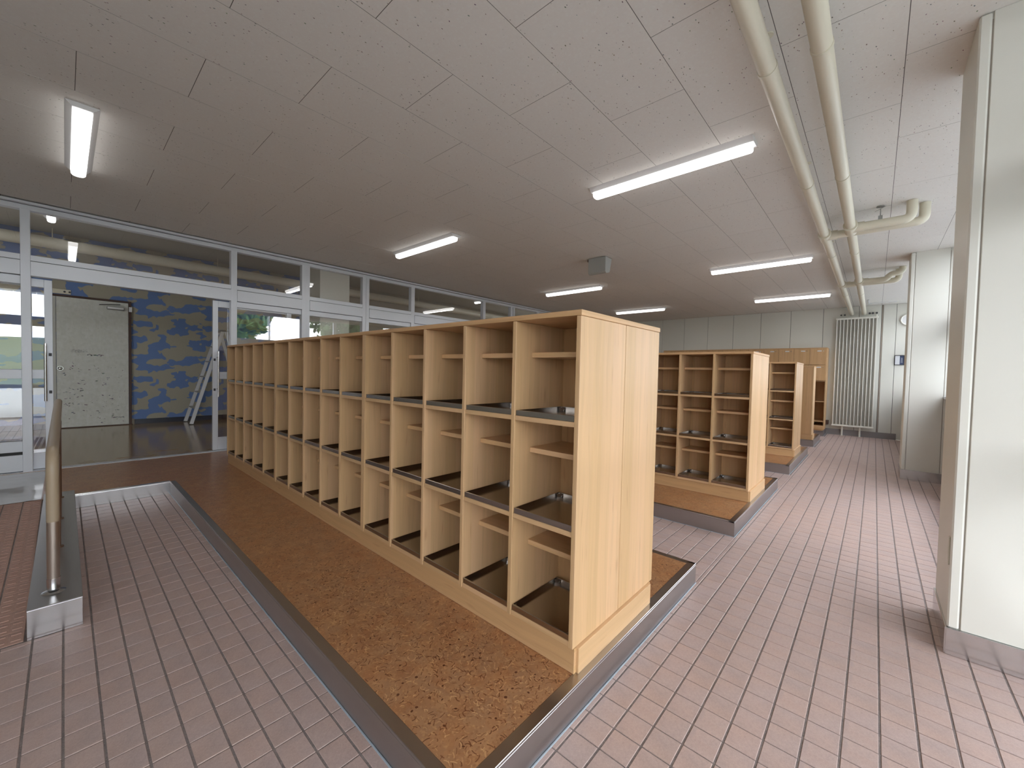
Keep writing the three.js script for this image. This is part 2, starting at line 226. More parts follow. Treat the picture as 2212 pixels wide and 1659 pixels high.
// ------------------------------------------------------------------ floor: grout bed and quarry tiles
const PLATFORMS = [   // z front, z back, x right end
  [-0.2615, -2.0593, 0.039], [-2.96, -4.78, 0.031], [-5.64, -7.5, 0.022], [-8.44, -9.6, 0.004], [-10.25, FZ, 0.004]];
const CURB = { x0: -4.17, x1: -1.885, z0: 0.341, z1: 0.507, y: 0.1335 };
const RAMP_X = -1.9, RAMP_Z1 = 1.75;
{
  const floor = struct('floor', 'pinkish brown quarry tile floor with grey joints', 'floor');
  ext(floor, 'bed', M.grout, GX, RX, -0.2, -0.0024, FZ, BZ, 0);
  const cells = [], r = mulberry(9), D = 0.012;
  const inPlatform = (x, z) => PLATFORMS.some(([f, b, e]) => z < f && z > b && x < e);
  const field = (xa, xb, za, zb, ox, px, oz, pz, gx, gz, keep) => {
    for (let i = Math.floor((xa - ox) / px); ox + i * px < xb; i++) for (let j = Math.floor((za - oz) / pz); oz + j * pz < zb; j++) {
      let x0 = ox + i * px + gx / 2, x1 = ox + (i + 1) * px - gx / 2, z0 = oz + j * pz + gz / 2, z1 = oz + (j + 1) * pz - gz / 2;
      x0 = Math.max(x0, xa + 0.002); x1 = Math.min(x1, xb - 0.002); z0 = Math.max(z0, za + 0.002); z1 = Math.min(z1, zb - 0.002);
      for (const [f, b, e] of PLATFORMS) { if (xa > -3.9 && x0 < e && x1 > e && (z0 + z1) / 2 < f && (z0 + z1) / 2 > b) x0 = e + 0.004; if ((x0 + x1) / 2 < e) { if (z0 < f && z1 > f) z0 = f + 0.004; if (z0 < b && z1 > b) z1 = b - 0.004; } }
      if ((z0 + z1) / 2 > CURB.z0 + 0.05 && x0 < RAMP_X + 0.014 && x1 > RAMP_X + 0.014) x0 = RAMP_X + 0.014;
      if (x1 - x0 < 0.012 || z1 - z0 < 0.012) continue;
      const cx = (x0 + x1) / 2, cz = (z0 + z1) / 2; if (inPlatform(cx, cz) || !keep(cx, cz)) continue;
      cells.push([x0, x1, z0, z1]);
    }
  };
  const inCurb = (x, z) => x < CURB.x1 && z > CURB.z0 && z < CURB.z1;
  // the aisle by the windows and the bays between the platforms: wide joints run along the aisle
  field(0.039, RX, FZ, BZ, 0.1577, 0.0958, -0.8497, 0.1007, 0.0066, 0.0044, () => true);
  field(BX, 0.039, FZ, -2.0593, 0.1577, 0.0958, -0.8497, 0.1007, 0.0066, 0.0044, () => true);
  // the bay before the ramp: wide joints run the other way
  field(BX, 0.039, -0.2615, BZ, -1.2223, 0.1056, 0.579, 0.0887, 0.0044, 0.0066, (x, z) => x > RAMP_X + 0.012 || z < CURB.z0 + 0.05);
  for (const c of cells) c.push(seenArea([[c[0], 0, c[2]], [c[1], 0, c[2]], [c[1], 0, c[3]], [c[0], 0, c[3]]]));
  cells.sort((a, b) => b[4] - a[4]);
  const rest = [];
  cells.forEach(([x0, x1, z0, z1], k) => {
    const tone = Math.floor(r() * 5), o = Math.floor(r() * 4), g = cbox(x1 - x0, D, z1 - z0, 0.0013, 'z', o * 0.11, o * 0.17), y = -D / 2 + (r() - 0.5) * 0.0006;
    if (k < 300) mesh(floor, 'tile', g, tileMats[tone], (x0 + x1) / 2, y, (z0 + z1) / 2);
    else { const c = moved(g, (x0 + x1) / 2, y, (z0 + z1) / 2), n = c.attributes.position.count, a = new Float32Array(n * 3), t = TONES[tone]; for (let q = 0; q < n; q++) { a[q * 3] = TB[0] * t[0]; a[q * 3 + 1] = TB[1] * t[1]; a[q * 3 + 2] = TB[2] * t[2]; } c.setAttribute('color', new THREE.BufferAttribute(a, 3)); rest.push(c); }
  });
  const s = mesh(floor, 'tiles', merged(rest), tileStuff); s.userData.kind = 'stuff';
}

// ------------------------------------------------------------------ raised cork floor with steel edges
{
  const pf = struct('floor_raised', 'raised brown cork floor with long fingers between the tile bays', 'floor');
  const T = 0.004, CO = (x0, x1, z0, z1) => { ext(pf, 'base', M.concrete, x0, x1, -0.05, PY - 0.012, z0, z1, 0); ext(pf, 'cork_sheet', M.cork, x0, x1, PY - 0.011, PY - 0.0008, z0, z1, 0, 'x', 0, 0); };
  const W = 0.04;
  CO(GX - 0.02, BX, FZ, BZ);
  PLATFORMS.forEach(([f, b, e], i) => {
    CO(BX, e - W, i < 4 ? b + W : b, f - W);
    // steel angle along front, end and back: a flat top and an upright face
    const strip = (x0, x1, z0, z1, side, mat) => {
      const g = [];
      const bx = (a, b2, c, d, e2, f2) => g.push(moved(cbox(Math.abs(b2 - a), Math.abs(d - c), Math.abs(f2 - e2), 0.0015, side === 'x' ? 'z' : 'x'), (a + b2) / 2, (c + d) / 2, (e2 + f2) / 2));
      bx(x0, x1, PY - 0.01, PY, z0, z1);
      if (side === 'front') bx(x0, x1, 0.0005, PY - 0.01, z1 - T, z1); if (side === 'back') bx(x0, x1, 0.0005, PY - 0.01, z0, z0 + T); if (side === 'x') bx(x1 - T, x1, 0.0005, PY - 0.01, z0, z1);
      mesh(pf, 'edge_trim', merged(g), mat);
    };
    ext(pf, 'sealant', M.sealant, BX, e + 0.007, -0.002, 0.0022, f + 0.0004, f + 0.006, 0.001); ext(pf, 'sealant', M.sealant, e + 0.0004, e + 0.006, -0.002, 0.0022, b, f, 0.001);
    strip(BX, e - 0.0004, f - W, f, 'front', M.steel); strip(e - W, e, i < 4 ? b : b + 0.01, f, 'x', M.steel); if (i < 4) strip(BX, e - 0.0004, b, b + W, 'back', M.steel);
  });
  // risers at the inner end of every tile bay
  const ends = [[CURB.z0, PLATFORMS[0][0]], [PLATFORMS[0][1], PLATFORMS[1][0]], [PLATFORMS[1][1], PLATFORMS[2][0]], [PLATFORMS[2][1], PLATFORMS[3][0]], [PLATFORMS[3][1], PLATFORMS[4][0]]];
  for (const [a, b] of ends) { ext(pf, 'edge_trim', M.steelBright, BX - 0.036, BX + 0.001, PY - 0.01, PY + 0.0006, b, a, 0.0015, 'z'); ext(pf, 'riser', M.steelBright, BX - 0.003, BX + 0.001, 0.0005, PY - 0.01, b, a, 0.001, 'z'); }
  // smooth landing sheet at the head of the ramp
  const g = new THREE.PlaneGeometry(BX - GX - 0.1, RAMP_Z1 - 0.52, 60, 50), p = g.attributes.position; g.rotateX(-Math.PI / 2);
  for (let i = 0; i < p.count; i++) p.setY(i, 0.0022 * (pnoise(p.getX(i) * 5 + 50, p.getZ(i) * 9 + 50, 999, 999, 61) + 0.5 * pnoise(p.getX(i) * 14 + 50, p.getZ(i) * 20 + 50, 999, 999, 62)));
  g.computeVertexNormals(); mesh(pf, 'landing_sheet', g, M.sheet, (BX + GX + 0.1) / 2, PY + 0.0005, (0.52 + RAMP_Z1) / 2);
}

// ------------------------------------------------------------------ ramp with ribbed tiles, steel curb
{
  const len = RAMP_X - BX, slope = Math.atan2(PY, len), ramp = struct('floor_ramp', 'sloping ramp of ribbed red brown tiles beside the steel curb', 'ramp', RAMP_X, 0, CURB.z1);
  const L = Math.hypot(len, PY);
  const tilt = (m) => { const x = m.position.x, y = m.position.y; m.position.x = x * Math.cos(slope) + y * Math.sin(slope); m.position.y = -x * Math.sin(slope) + y * Math.cos(slope); m.rotation.z = -slope; return m; };
  tilt(ext(ramp, 'bed', M.grout, -L, 0, -0.1, -0.0032, 0.004, RAMP_Z1 - CURB.z1, 0));
  const nx = 21, px = L / nx, pz = 0.0955, nz = 13, r = mulberry(4);
  const one = (() => { const a = [moved(cbox(px - 0.003, 0.012, pz - 0.006, 0.0012, 'z'), 0, -0.006, 0)]; for (const z of [-0.022, 0.022]) for (const x of [-px * 0.25, px * 0.25]) a.push(moved(cbox(0.007, 0.004, 0.03, 0.0014, 'z'), x, 0.001, z)); return merged(a); })();
  const rest = [];
  for (let j = 0; j < nz; j++) for (let i = 0; i < nx; i++) { const x = -(i + 0.5) * px, z = (j + 0.5) * pz + 0.006; if (j < 4) tilt(mesh(ramp, 'tile', one, rampTileMat, x, 0, z)); else rest.push(moved(one, x, 0, z)); }
  const s = tilt(mesh(ramp, 'tiles', merged(rest), rampTileMat)); s.userData.kind = 'stuff';

  const curb = thing('ramp_curb', 'long brushed steel curb between the ramp and the tile bay', 'curb', CURB.x1, 0, (CURB.z0 + CURB.z1) / 2);
  const w = CURB.z1 - CURB.z0, l = CURB.x1 - CURB.x0;
  mesh(curb, 'top_plate', cbox(l, 0.006, w, 0.0015, 'x'), M.steel, -l / 2, CURB.y - 0.003, 0);
  mesh(curb, 'end_plate', cbox(0.006, CURB.y - 0.007, w, 0.0015, 'y'), M.steelBright, -0.003, (CURB.y - 0.006) / 2 + 0.0005, 0);
  for (const s2 of [-1, 1]) mesh(curb, 'side_plate', cbox(l - 0.008, CURB.y - 0.007, 0.005, 0.001, 'x'), M.steel, -l / 2 - 0.003, (CURB.y - 0.006) / 2 + 0.0005, s2 * (w / 2 - 0.003));

  const hr = thing('handrail', 'bronze coloured tubular handrail standing on the steel curb', 'handrail', -2.03, CURB.y, 0.431);
  const top = 0.645;
  const rail = mesh(hr, 'rail', elbow([[0, 0.33, 0], [0, top, 0], [-1.98, top + 0.11, -0.006]], 0.0215, 0.1, 18), M.rail);
  mesh(hr, 'post', cyl(0.021, 0.3, 20), M.railMetal, 0, 0.18, 0);
  mesh(hr, 'collar', merged([moved(cyl(0.0225, 0.05), 0, 0.04, 0), moved(cyl(0.04, 0.008, 24, 0.02), 0, 0.0045, 0)]), M.steelBright);
  for (const x of [-0.66, -1.285, -1.924]) mesh(hr, 'baluster', merged([moved(cyl(0.009, top - 0.055 * x, 12), x, (top - 0.055 * x) / 2 + 0.002, -0.012), moved(cyl(0.02, 0.006, 16), x, 0.0035, -0.012)]), M.bronze);
  mesh(hr, 'lower_rail', elbow([[-0.012, 0.5, -0.01], [-1.95, 0.6, -0.012]], 0.011, 0.02, 12), M.bronze);
}

// ------------------------------------------------------------------ ceiling of pitted boards
{
  const c = struct('ceiling', 'white pitted acoustic board ceiling with staggered joints', 'ceiling');
  ext(c, 'deck', M.ceilGap, GX, RX + 0.25, HC + 0.0009, 3.4, FZ - 0.02, BZ + 0.02, 0);
  const px = 0.4385, pz = 0.882, g = 0.003; let q = 0;
  for (let n = -4; n < 14; n++) {
    const x1 = Math.min(-0.05 - px * n, RX), x0 = Math.max(-0.05 - px * (n + 1), GX - 0.01); if (x1 - x0 < 0.02) continue;
    const oz = -0.982 + (n % 2 ? 0.44 : 0);
    for (let m = -14; m < 16; m++) { const z1 = Math.min(oz - pz * m, BZ), z0 = Math.max(oz - pz * (m + 1), FZ); if (z1 - z0 < 0.02) continue; q++; const o = (q * 7) % 5; ext(c, 'board', M.ceil, x0 + g / 2, x1 - g / 2, HC, HC + 0.0008, z0 + g / 2, z1 - g / 2, 0, 'z', o * 0.19, o * 0.31); }
  }
  ext(c, 'hatch_frame', M.white, 0.62, 1.04, HC - 0.012, HC - 0.0005, -10.5, -10.48, 0.001); ext(c, 'hatch_frame', M.white, 0.62, 0.64, HC - 0.012, HC - 0.0005, -10.48, -10.0, 0.001);
}

// ------------------------------------------------------------------ far wall of painted panels, wall behind the camera
{
  const w = struct('wall_back', 'cream panelled far wall with dark vertical joints', 'wall');
  ext(w, 'backing', M.ceilGap, GX, RX + 0.2, -0.05, HC + 0.1, FZ - 0.16, FZ - 0.016, 0);
  const joints = [-5.42]; for (let x = -0.121 - 0.598 * 8; x < 0.8; x += 0.598) if (x > -5.3) joints.push(x); joints.push(0.83);
  for (let i = 0; i + 1 < joints.length; i++) ext(w, 'panel', M.wall, joints[i] + 0.003, joints[i + 1] - 0.003, 0.0, HC, FZ - 0.016, FZ, 0.003);
  ext(w, 'joint_cover', std({ color: lin(0.4, 0.33, 0.27), roughness: 0.6 }), 0.835, 0.853, 0.0, HC, FZ - 0.014, FZ - 0.004, 0.002);
  ext(w, 'panel', M.wall, 0.857, 1.05, 0, HC, FZ - 0.016, FZ, 0.003); ext(w, 'panel', M.wall, 1.056, RX, 0, HC, FZ - 0.016, FZ, 0.003);
  const b = struct('baseboard_back', 'grey baseboard along the far wall', 'baseboard');
  ext(b, 'board', M.baseGrey, 0.004, 1.13, 0.002, 0.125, FZ, FZ + 0.012, 0.002); ext(b, 'board', M.brown, -0.002, 0.05, PY + 0.1, PY + 0.19, FZ + 0.013, FZ + 0.09, 0.002);
  const f = struct('wall_front', 'plain cream wall behind the camera', 'wall'); ext(f, 'slab', M.wall, GX, RX + 0.2, -0.05, HC + 0.1, BZ, BZ + 0.15, 0);
}

// ------------------------------------------------------------------ window wall with clad columns
{
  const OUT = RX + 0.22;
  const wr = struct('wall_right', 'wall under the windows between the columns', 'wall');
  const windowBand = (n, z0, z1, sill, label) => {    // z0 < z1
    ext(wr, 'sill_wall', M.baseGrey, RX, OUT, -0.05, sill - 0.03, z0, z1, 0.002);
    ext(wr, 'window_sill', M.alu, RX - 0.03, OUT + 0.03, sill - 0.03, sill, z0 + 0.001, z1 - 0.001, 0.003);
    const w = struct('window_' + n, label, 'window', RX + 0.1, sill, (z0 + z1) / 2), L = z1 - z0, Y = HC + 0.01 - sill, T0 = 1.77 - sill, T1 = 1.98 - sill;
    mesh(w, 'frame_rail', cbox(0.07, 0.05, L, 0.002), M.alu, 0, 0.025, 0); mesh(w, 'frame_rail', cbox(0.07, 0.05, L, 0.002), M.alu, 0, Y - 0.03, 0);
    mesh(w, 'transom', cbox(0.08, T1 - T0, L, 0.002), M.alu, 0, (T0 + T1) / 2, 0);
    const k = Math.max(1, Math.round(L / 0.95));
    for (let i = 0; i <= k; i++) mesh(w, 'mullion', cbox(0.074, Y - 0.1, 0.045, 0.002), M.alu, 0.001, Y / 2, -L / 2 + 0.023 + (L - 0.046) * i / k);
    for (let i = 0; i < k; i++) for (const [a, b] of [[0.05, T0], [T1, Y - 0.055]]) mesh(w, 'pane', cbox(0.0005, b - a, (L - 0.046) / k - 0.045, 0), M.windowGlass, -0.005, (a + b) / 2, -L / 2 + 0.023 + (L - 0.046) * (i + 0.5) / k);
  };
  windowBand(1, -5.5, -2.66, 0.25, 'tall glazed doors between the two clad columns'); windowBand(2, FZ, -6.92, 1.03, 'aluminium window beyond the far column'); windowBand(4, -6.47, -5.5, 1.03, 'narrow aluminium window next to the far column');
  // glazed entrance beside the camera
  const e = struct('window_3', 'tall glazed entrance screen beside the near column', 'entrance', RX + 0.1, 0, 0.2), L = 4.78;
  const zs = [-2.38, -1.2, -0.03, 1.15, 2.36];
  for (const z of zs) mesh(e, 'mullion', cbox(0.08, HC, 0.05, 0.002), M.alu, 0, HC / 2, z);
  mesh(e, 'transom', cbox(0.09, 0.2, L, 0.002), M.corridorWall, 0, 2.05, 0); mesh(e, 'sill', cbox(0.08, 0.05, L, 0.002), M.alu, 0.001, 0.025, 0); mesh(e, 'head', cbox(0.08, 0.05, L, 0.002), M.alu, 0.001, HC - 0.025, 0); mesh(e, 'mid_rail', cbox(0.06, 0.07, L, 0.002), M.alu, 0.001, 0.95, 0);
  for (let i = 0; i < 4; i++) for (const [a, b] of [[0.05, 0.915], [0.985, 1.95], [2.15, HC - 0.05]]) mesh(e, 'pane', cbox(0.0005, b - a, zs[i + 1] - zs[i] - 0.05, 0), M.windowGlass, 0, (a + b) / 2, (zs[i] + zs[i + 1]) / 2);
  ext(wr, 'end_wall', M.wall, RX, OUT, -0.05, HC + 0.02, 2.6, BZ, 0.002);

  const column = (zf, zb, label) => {
    const x0 = 1.048, x1 = RX + 0.24, c = struct('column', label, 'column', x0, 0, zf), w = x1 - x0, d = zf - zb;
    ext(c, 'core', M.wallTrim, 0.012, w, 0.0, HC, -d + 0.002, -0.012, 0);
    ext(c, 'corner_trim', M.wall, 0, 0.036, 0.118, HC - 0.004, -0.02, 0, 0.006); ext(c, 'groove', M.groove, 0.036, 0.041, 0.12, HC - 0.03, -0.012, -0.009, 0);
    ext(c, 'face_panel', M.wall, 0.041, RX - x0 - 0.032, 0.118, HC, -0.012, -0.003, 0.002); ext(c, 'groove', M.groove, RX - x0 - 0.032, RX - x0 - 0.027, 0.12, HC - 0.03, -0.012, -0.009, 0); ext(c, 'face_panel', M.wall, RX - x0 - 0.027, w, 0.118, HC, -0.012, -0.003, 0.002);
    ext(c, 'side_panel', M.wall, 0.001, 0.012, 0.118, HC, -d, -0.02, 0.002);
    const g = merged([moved(cbox(w + 0.004, 0.117, 0.008, 0.001, 'y'), w / 2, 0.0585, 0.002), moved(cbox(0.008, 0.117, d, 0.001, 'y'), -0.002, 0.0585, -d / 2)]);
    mesh(c, 'base_plate', g, M.steelBright, 0, 0.001, 0);
    return c;
  };
  const c1 = column(-2.21, -2.66, 'near cream clad column with steel base at the right edge'); column(-6.47, -6.92, 'far cream clad column with steel base beyond the near one');
  ext(c1, 'cover_plate', M.wallTrim, -0.004, 0.001, 0.385, 0.51, -0.052, -0.03, 0.002);
}

// ------------------------------------------------------------------ glass partition to the corridor
{
  const w = struct('wall_left', 'pale aluminium and glass partition along the corridor', 'partition', GX, PY, 0);
  const k = 1.0203, Z = (z) => 0.3908 + (z - 0.3908) * k;
  const HY = HC - PY, bar = (n, y0, y1, za, zb, dx = 0.07, x = 0, mat = M.alu) => mesh(w, n, cbox(dx, y1 - y0, Math.abs(zb - za), 0.002), mat, x, (y0 + y1) / 2, (za + zb) / 2);
  const z0 = BZ, z1 = FZ;
  bar('head_rail', HY - 0.035, HY - 0.012, z0, z1, 0.12, 0.02); bar('head_rail', HY - 0.085, HY - 0.04, z0, z1, 0.08); bar('shadow_gap', HY - 0.041, HY - 0.034, z0, z1, 0.06, 0, M.gap); bar('head_rail', HY - 0.013, HY, z0, z1, 0.05, 0, M.gap);
  const TB0 = 2.035 - PY, TB1 = 2.175 - PY, TT = 2.235 - PY;
  // posts and panes from left to right: z of each post with its half width
  const posts = [[2.3, 0.03], [Z(0.632), 0.032], [Z(-1.045), 0.033], [Z(-1.88), 0.028], [Z(-1.932), 0.028], [Z(-2.783), 0.028], [Z(-2.84), 0.028], [Z(-3.684), 0.036], [Z(-5.41), 0.036], [Z(-6.25), 0.03], [Z(-6.33), 0.03], [Z(-7.19), 0.036], [Z(-9), 0.036]];
  for (const [z, h] of posts) { const full = h < 0.03 || h === 0.03; bar('post', 0, HY - 0.08, z + h, z - h, 0.084); }
  const hasDoor = (i) => [1, 2].includes(i);
  const edges = [[BZ, 0], ...posts, [FZ, 0]];
  for (let i = 0; i + 1 < edges.length; i++) {
    const a = edges[i][0] - edges[i][1], b = edges[i + 1][0] + edges[i + 1][1], L = a - b; if (L < 0.02) continue;
    const upper = i === 4 + 1;
    bar('transom', TB0, TB1, a, b, 0.1); bar('transom_cap', TB1 + 0.006, TT, a, b, 0.08); bar('shadow_gap', TB1, TB1 + 0.006, a, b, 0.06, 0, M.gap);
    mesh(w, 'pane', cbox(0.0005, HY - 0.085 - TT, L, 0), M.glass, 0, (HY - 0.085 + TT) / 2, (a + b) / 2);
    if (i === 2) continue;     // the doorway
    if (i === 1 || i === 0) { // fixed light left of the doorway
      bar('top_rail', TB0 - 0.085, TB0 - 0.005, a, b, 0.045); bar('mid_rail', 1.03 - PY, 1.12 - PY, a, b, 0.045); bar('bottom_rail', 0.2, 0.3, a, b, 0.05); bar('bottom_rail', 0.01, 0.17, a, b, 0.06); bar('shadow_gap', 0.17, 0.2, a, b, 0.03, 0, M.gap);
      mesh(w, 'pane', cbox(0.0005, 0.6, L, 0), M.glass, 0, 0.615, (a + b) / 2); mesh(w, 'pane', cbox(0.0005, TB0 - 0.09 - 1.01, L, 0), M.glass, 0, (TB0 - 0.09 + 1.01) / 2, (a + b) / 2);
    } else {
      bar('top_rail', TB0 - 0.075, TB0 - 0.005, a, b, 0.045); bar('mid_rail', 1.03 - PY, 1.12 - PY, a, b, 0.045); bar('bottom_rail', 0, 0.16, a, b, 0.05);
      mesh(w, 'pane', cbox(0.0005, 0.75, L, 0), M.glass, 0, 0.535, (a + b) / 2); mesh(w, 'pane', cbox(0.0005, TB0 - 0.08 - 1.01, L, 0), M.glass, 0, (TB0 - 0.08 + 1.01) / 2, (a + b) / 2);
      if (i === 3) bar('stile', 0.16, TB0 - 0.005, Z(-1.733) , Z(-1.673), 0.05, -0.03);
    }
  }
  // column in the corridor seen through the glass
  const cc = struct('column_corridor', 'square cream column standing behind the glass partition', 'column', GX - 0.27, PY, Z(-2.37)); mesh(cc, 'shaft', cbox(0.4, 3.2 - PY, 0.46, 0.004), M.wall, 0, (3.2 - PY) / 2, 0); 

  const leaf = (n, za, zb, handleAtHighZ, label) => {   // sliding leaf, za > zb
    const d = struct('door_' + n, label, 'door', GX - 0.055, PY, (za + zb) / 2), L = za - zb, top = TB0 - 0.012, b = (nm, y0, y1, p, q, mat = M.alu, dx = 0.04) => mesh(d, nm, cbox(dx, y1 - y0, p - q, 0.002), mat, 0, (y0 + y1) / 2, (p + q) / 2);
    b('stile', 0.008, top, L / 2, L / 2 - 0.055); b('stile', 0.008, top, -L / 2 + 0.055, -L / 2);
    b('top_rail', top - 0.08, top, L / 2 - 0.055, -L / 2 + 0.055); b('mid_rail', 1.03 - PY, 1.12 - PY, L / 2 - 0.055, -L / 2 + 0.055); b('bottom_rail', 0.008, 0.165, L / 2 - 0.055, -L / 2 + 0.055);
    for (const [p, q] of [[0.165, 1.03 - PY], [1.12 - PY, top - 0.08]]) mesh(d, 'pane', cbox(0.0005, q - p, L - 0.11, 0), M.glass, 0, (p + q) / 2, 0);
    const s = handleAtHighZ ? 1 : -1, hz = s * (L / 2 - 0.05);
    const h = mesh(d, 'handle', cyl(0.011, 0.58, 14), M.chrome, 0.062, 0.98, hz); for (const y of [-0.19, 0.21]) { const st = mesh(h, 'standoff', cyl(0.008, 0.05, 10), M.darkMetal, -0.026, y, 0); st.rotation.z = Math.PI / 2; }
    for (const y of [0.78, 1.16]) mesh(d, 'latch', cbox(0.012, 0.03, 0.02, 0.002), M.darkMetal, 0.026, y, s * (L / 2 - 0.018));
  };
  leaf(1, Z(1.32), Z(0.466), false, 'left sliding glass door leaf standing open behind its post');
  leaf(2, Z(-0.841), Z(-1.73), true, 'right sliding glass door leaf standing open near the stepladder');
  const tr = struct('trim_1', 'thin pale threshold strip across the doorway', 'threshold', GX, PY, 0); ext(tr, 'strip', M.alu, -0.05, 0.05, -0.003, 0.003, -10.7, 2.85, 0.001);
}

// ------------------------------------------------------------------ corridor behind the partition
{
  const CY = 3.26;
  const f = struct('floor_corridor', 'glossy olive brown vinyl corridor floor', 'floor'); ext(f, 'sheet', M.vinyl, WX - 0.1, GX - 0.02, -0.05, PY, FZ - 1, BZ + 1, 0, 'z');
  const c = struct('ceiling_corridor', 'dim plain corridor ceiling', 'ceiling'); ext(c, 'slab', M.corridorCeil, WX - 0.1, GX, CY, CY + 0.15, FZ - 1, BZ + 1, 0);
  const w = struct('wall_corridor', 'corridor wall printed with pale patches on blue', 'wall');
  ext(w, 'printed_face', M.camo, WX - 0.1, WX, 0, CY, -4.3, BZ + 1, 0); ext(w, 'plain_face', M.corridorWall, WX - 0.1, WX, 0, CY, FZ - 1, -4.3, 0);
  const b = struct('baseboard_corridor', 'glossy black baseboard under the blue wall', 'baseboard'); ext(b, 'board', M.skirt, WX, WX + 0.012, PY, PY + 0.09, -4.3, -0.445, 0.002); ext(b, 'board', M.skirt, WX, WX + 0.012, PY, PY + 0.09, 0.56, BZ + 1, 0.002);
  const e = struct('wall_corridor_end', 'plain wall closing the corridor', 'wall'); ext(e, 'slab', M.corridorWall, WX - 0.1, GX, 0, CY, BZ + 1, BZ + 1.1, 0); ext(e, 'slab', M.corridorWall, WX - 0.1, GX, 0, CY, FZ - 1.1, FZ - 1, 0);

  // steel door
  const d = struct('door_3', 'battered off white steel door in the blue corridor wall', 'door', WX, PY, 0.05), zL = 0.46, zR = -0.455, TOP = 2.265 - PY;
  ext(d, 'frame', M.brown, 0, 0.035, 0, TOP + 0.03, zR - 0.005, zR + 0.03, 0.003); ext(d, 'frame', M.brown, 0, 0.035, TOP, TOP + 0.03, zR + 0.03, zL + 0.05, 0.003); ext(d, 'frame', M.brown, 0, 0.035, 0, TOP + 0.03, zL + 0.05, zL + 0.085, 0.003);
  ext(d, 'frame_strip', std({ color: lin(0.5, 0.5, 0.46), roughness: 0.5 }), 0.001, 0.03, 0.012, TOP - 0.002, zL - 0.032, zL + 0.048, 0.003);
  const lw = zL - 0.036 - (zR + 0.034), lg = new THREE.PlaneGeometry(lw, TOP - 0.018); lg.rotateY(Math.PI / 2);
  ext(d, 'leaf', std({ color: lin(0.62, 0.62, 0.58), roughness: 0.45 }), 0.001, 0.022, 0.015, TOP - 0.003, zR + 0.034, zL - 0.036, 0.002);
  mesh(d, 'painted_face', lg, std({ map: steelDoorTex, roughness: 0.45, color: lin(0.92, 0.92, 0.92) }), 0.0226, TOP / 2 + 0.006, (zL - 0.036 + zR + 0.034) / 2);
  const kn = mesh(d, 'knob', new THREE.SphereGeometry(0.03, 18, 12), M.chrome, 0.07, 0.985, zL - 0.075); mesh(kn, 'rose', moved(cyl(0.036, 0.008, 20), 0, 0, 0, 0, 0, Math.PI / 2), M.chrome, -0.043, 0, 0); mesh(kn, 'neck', moved(cyl(0.012, 0.04, 12), 0, 0, 0, 0, 0, Math.PI / 2), M.chrome, -0.02, 0, 0);
  const cl = mesh(d, 'closer', cbox(0.05, 0.055, 0.22, 0.008), M.grey, 0.048, TOP - 0.115, -0.26); mesh(cl, 'cover', cbox(0.004, 0.03, 0.2, 0.001), M.white, 0.027, 0.002, 0); mesh(cl, 'arm', moved(cbox(0.01, 0.012, 0.26, 0.002), 0.01, 0.055, 0.07, 0.12), M.darkMetal); 
  mesh(d, 'hinge_label', cbox(0.004, 0.085, 0.04, 0.001), M.paper, 0.038, TOP - 0.11, zR + 0.006);
  mesh(d, 'bottom_seal', cbox(0.03, 0.012, lw + 0.1, 0.001), M.brown, 0.012, 0.0065, (zL + zR) / 2);
  const pl = thing('socket_plate', 'small cream plate with two dark holes above the steel door', 'plate', WX, 2.31, 0.41); mesh(pl, 'plate', cbox(0.014, 0.075, 0.2, 0.003), M.pipe, 0.0075, 0.036, 0); for (const z of [-0.03, -0.085]) { mesh(pl, 'hole', moved(cyl(0.014, 0.003, 16), 0, 0, 0, 0, 0, Math.PI / 2), M.darkMetal, 0.0155, 0.036, z); }

  const pipe = thing('corridor_pipe', 'thick cream pipe hanging along the top of the corridor wall', 'pipe', -8.72, 3.03, 0);
  mesh(pipe, 'pipe', moved(cyl(0.085, BZ - FZ + 1.8, 28), 0, 0, (BZ + FZ) / 2, Math.PI / 2), M.pipe);
  for (const z of [0.5, -1.6, -3.9, -6.2]) mesh(pipe, 'hanger', merged([moved(cyl(0.006, CY - 3.03 - 0.08, 8), 0, (CY - 3.03 + 0.08) / 2, z), moved(cyl(0.088, 0.03, 28), 0, 0, z, Math.PI / 2)]), M.pipe);

  // stepladder
  const l = thing('stepladder', 'open aluminium stepladder before the blue wall', 'ladder', -8.72, PY, -1.4), tw = 0.2, bw = 0.27, ty = 1.74, fz = 0.25, tz = -0.24, rz = -0.72;
  const legBar = (x0, z0, x1, z1, mat, y0 = 0.012) => { const a = new THREE.Vector3(x0, y0, z0), b = new THREE.Vector3(x1, ty, z1), v = b.clone().sub(a), g = cbox(0.028, v.length(), 0.055, 0.002).clone(); g.applyQuaternion(new THREE.Quaternion().setFromUnitVectors(new THREE.Vector3(0, 1, 0), v.clone().normalize())); const m = a.add(b).multiplyScalar(0.5); return moved(g, m.x, m.y, m.z); };
  for (const s of [-1, 1]) { mesh(l, 'front_leg', legBar(s * bw, fz, s * tw, tz, 0), M.aluLadder); mesh(l, 'rear_leg', legBar(s * (bw + 0.01), rz, s * (tw + 0.01), tz - 0.05, 0), M.aluLadder); mesh(l, 'foot', cbox(0.04, 0.012, 0.065, 0.002), M.darkMetal, s * bw, 0.006, fz); mesh(l, 'foot', cbox(0.04, 0.012, 0.065, 0.002), M.darkMetal, s * (bw + 0.01), 0.006, rz); }
  for (let i = 1; i <= 5; i++) { const t = i / 6, wd = 2 * (bw + (tw - bw) * t); mesh(l, 'step', cbox(wd, 0.022, 0.06, 0.003), M.grey, 0, ty * t, fz + (tz - fz) * t); }
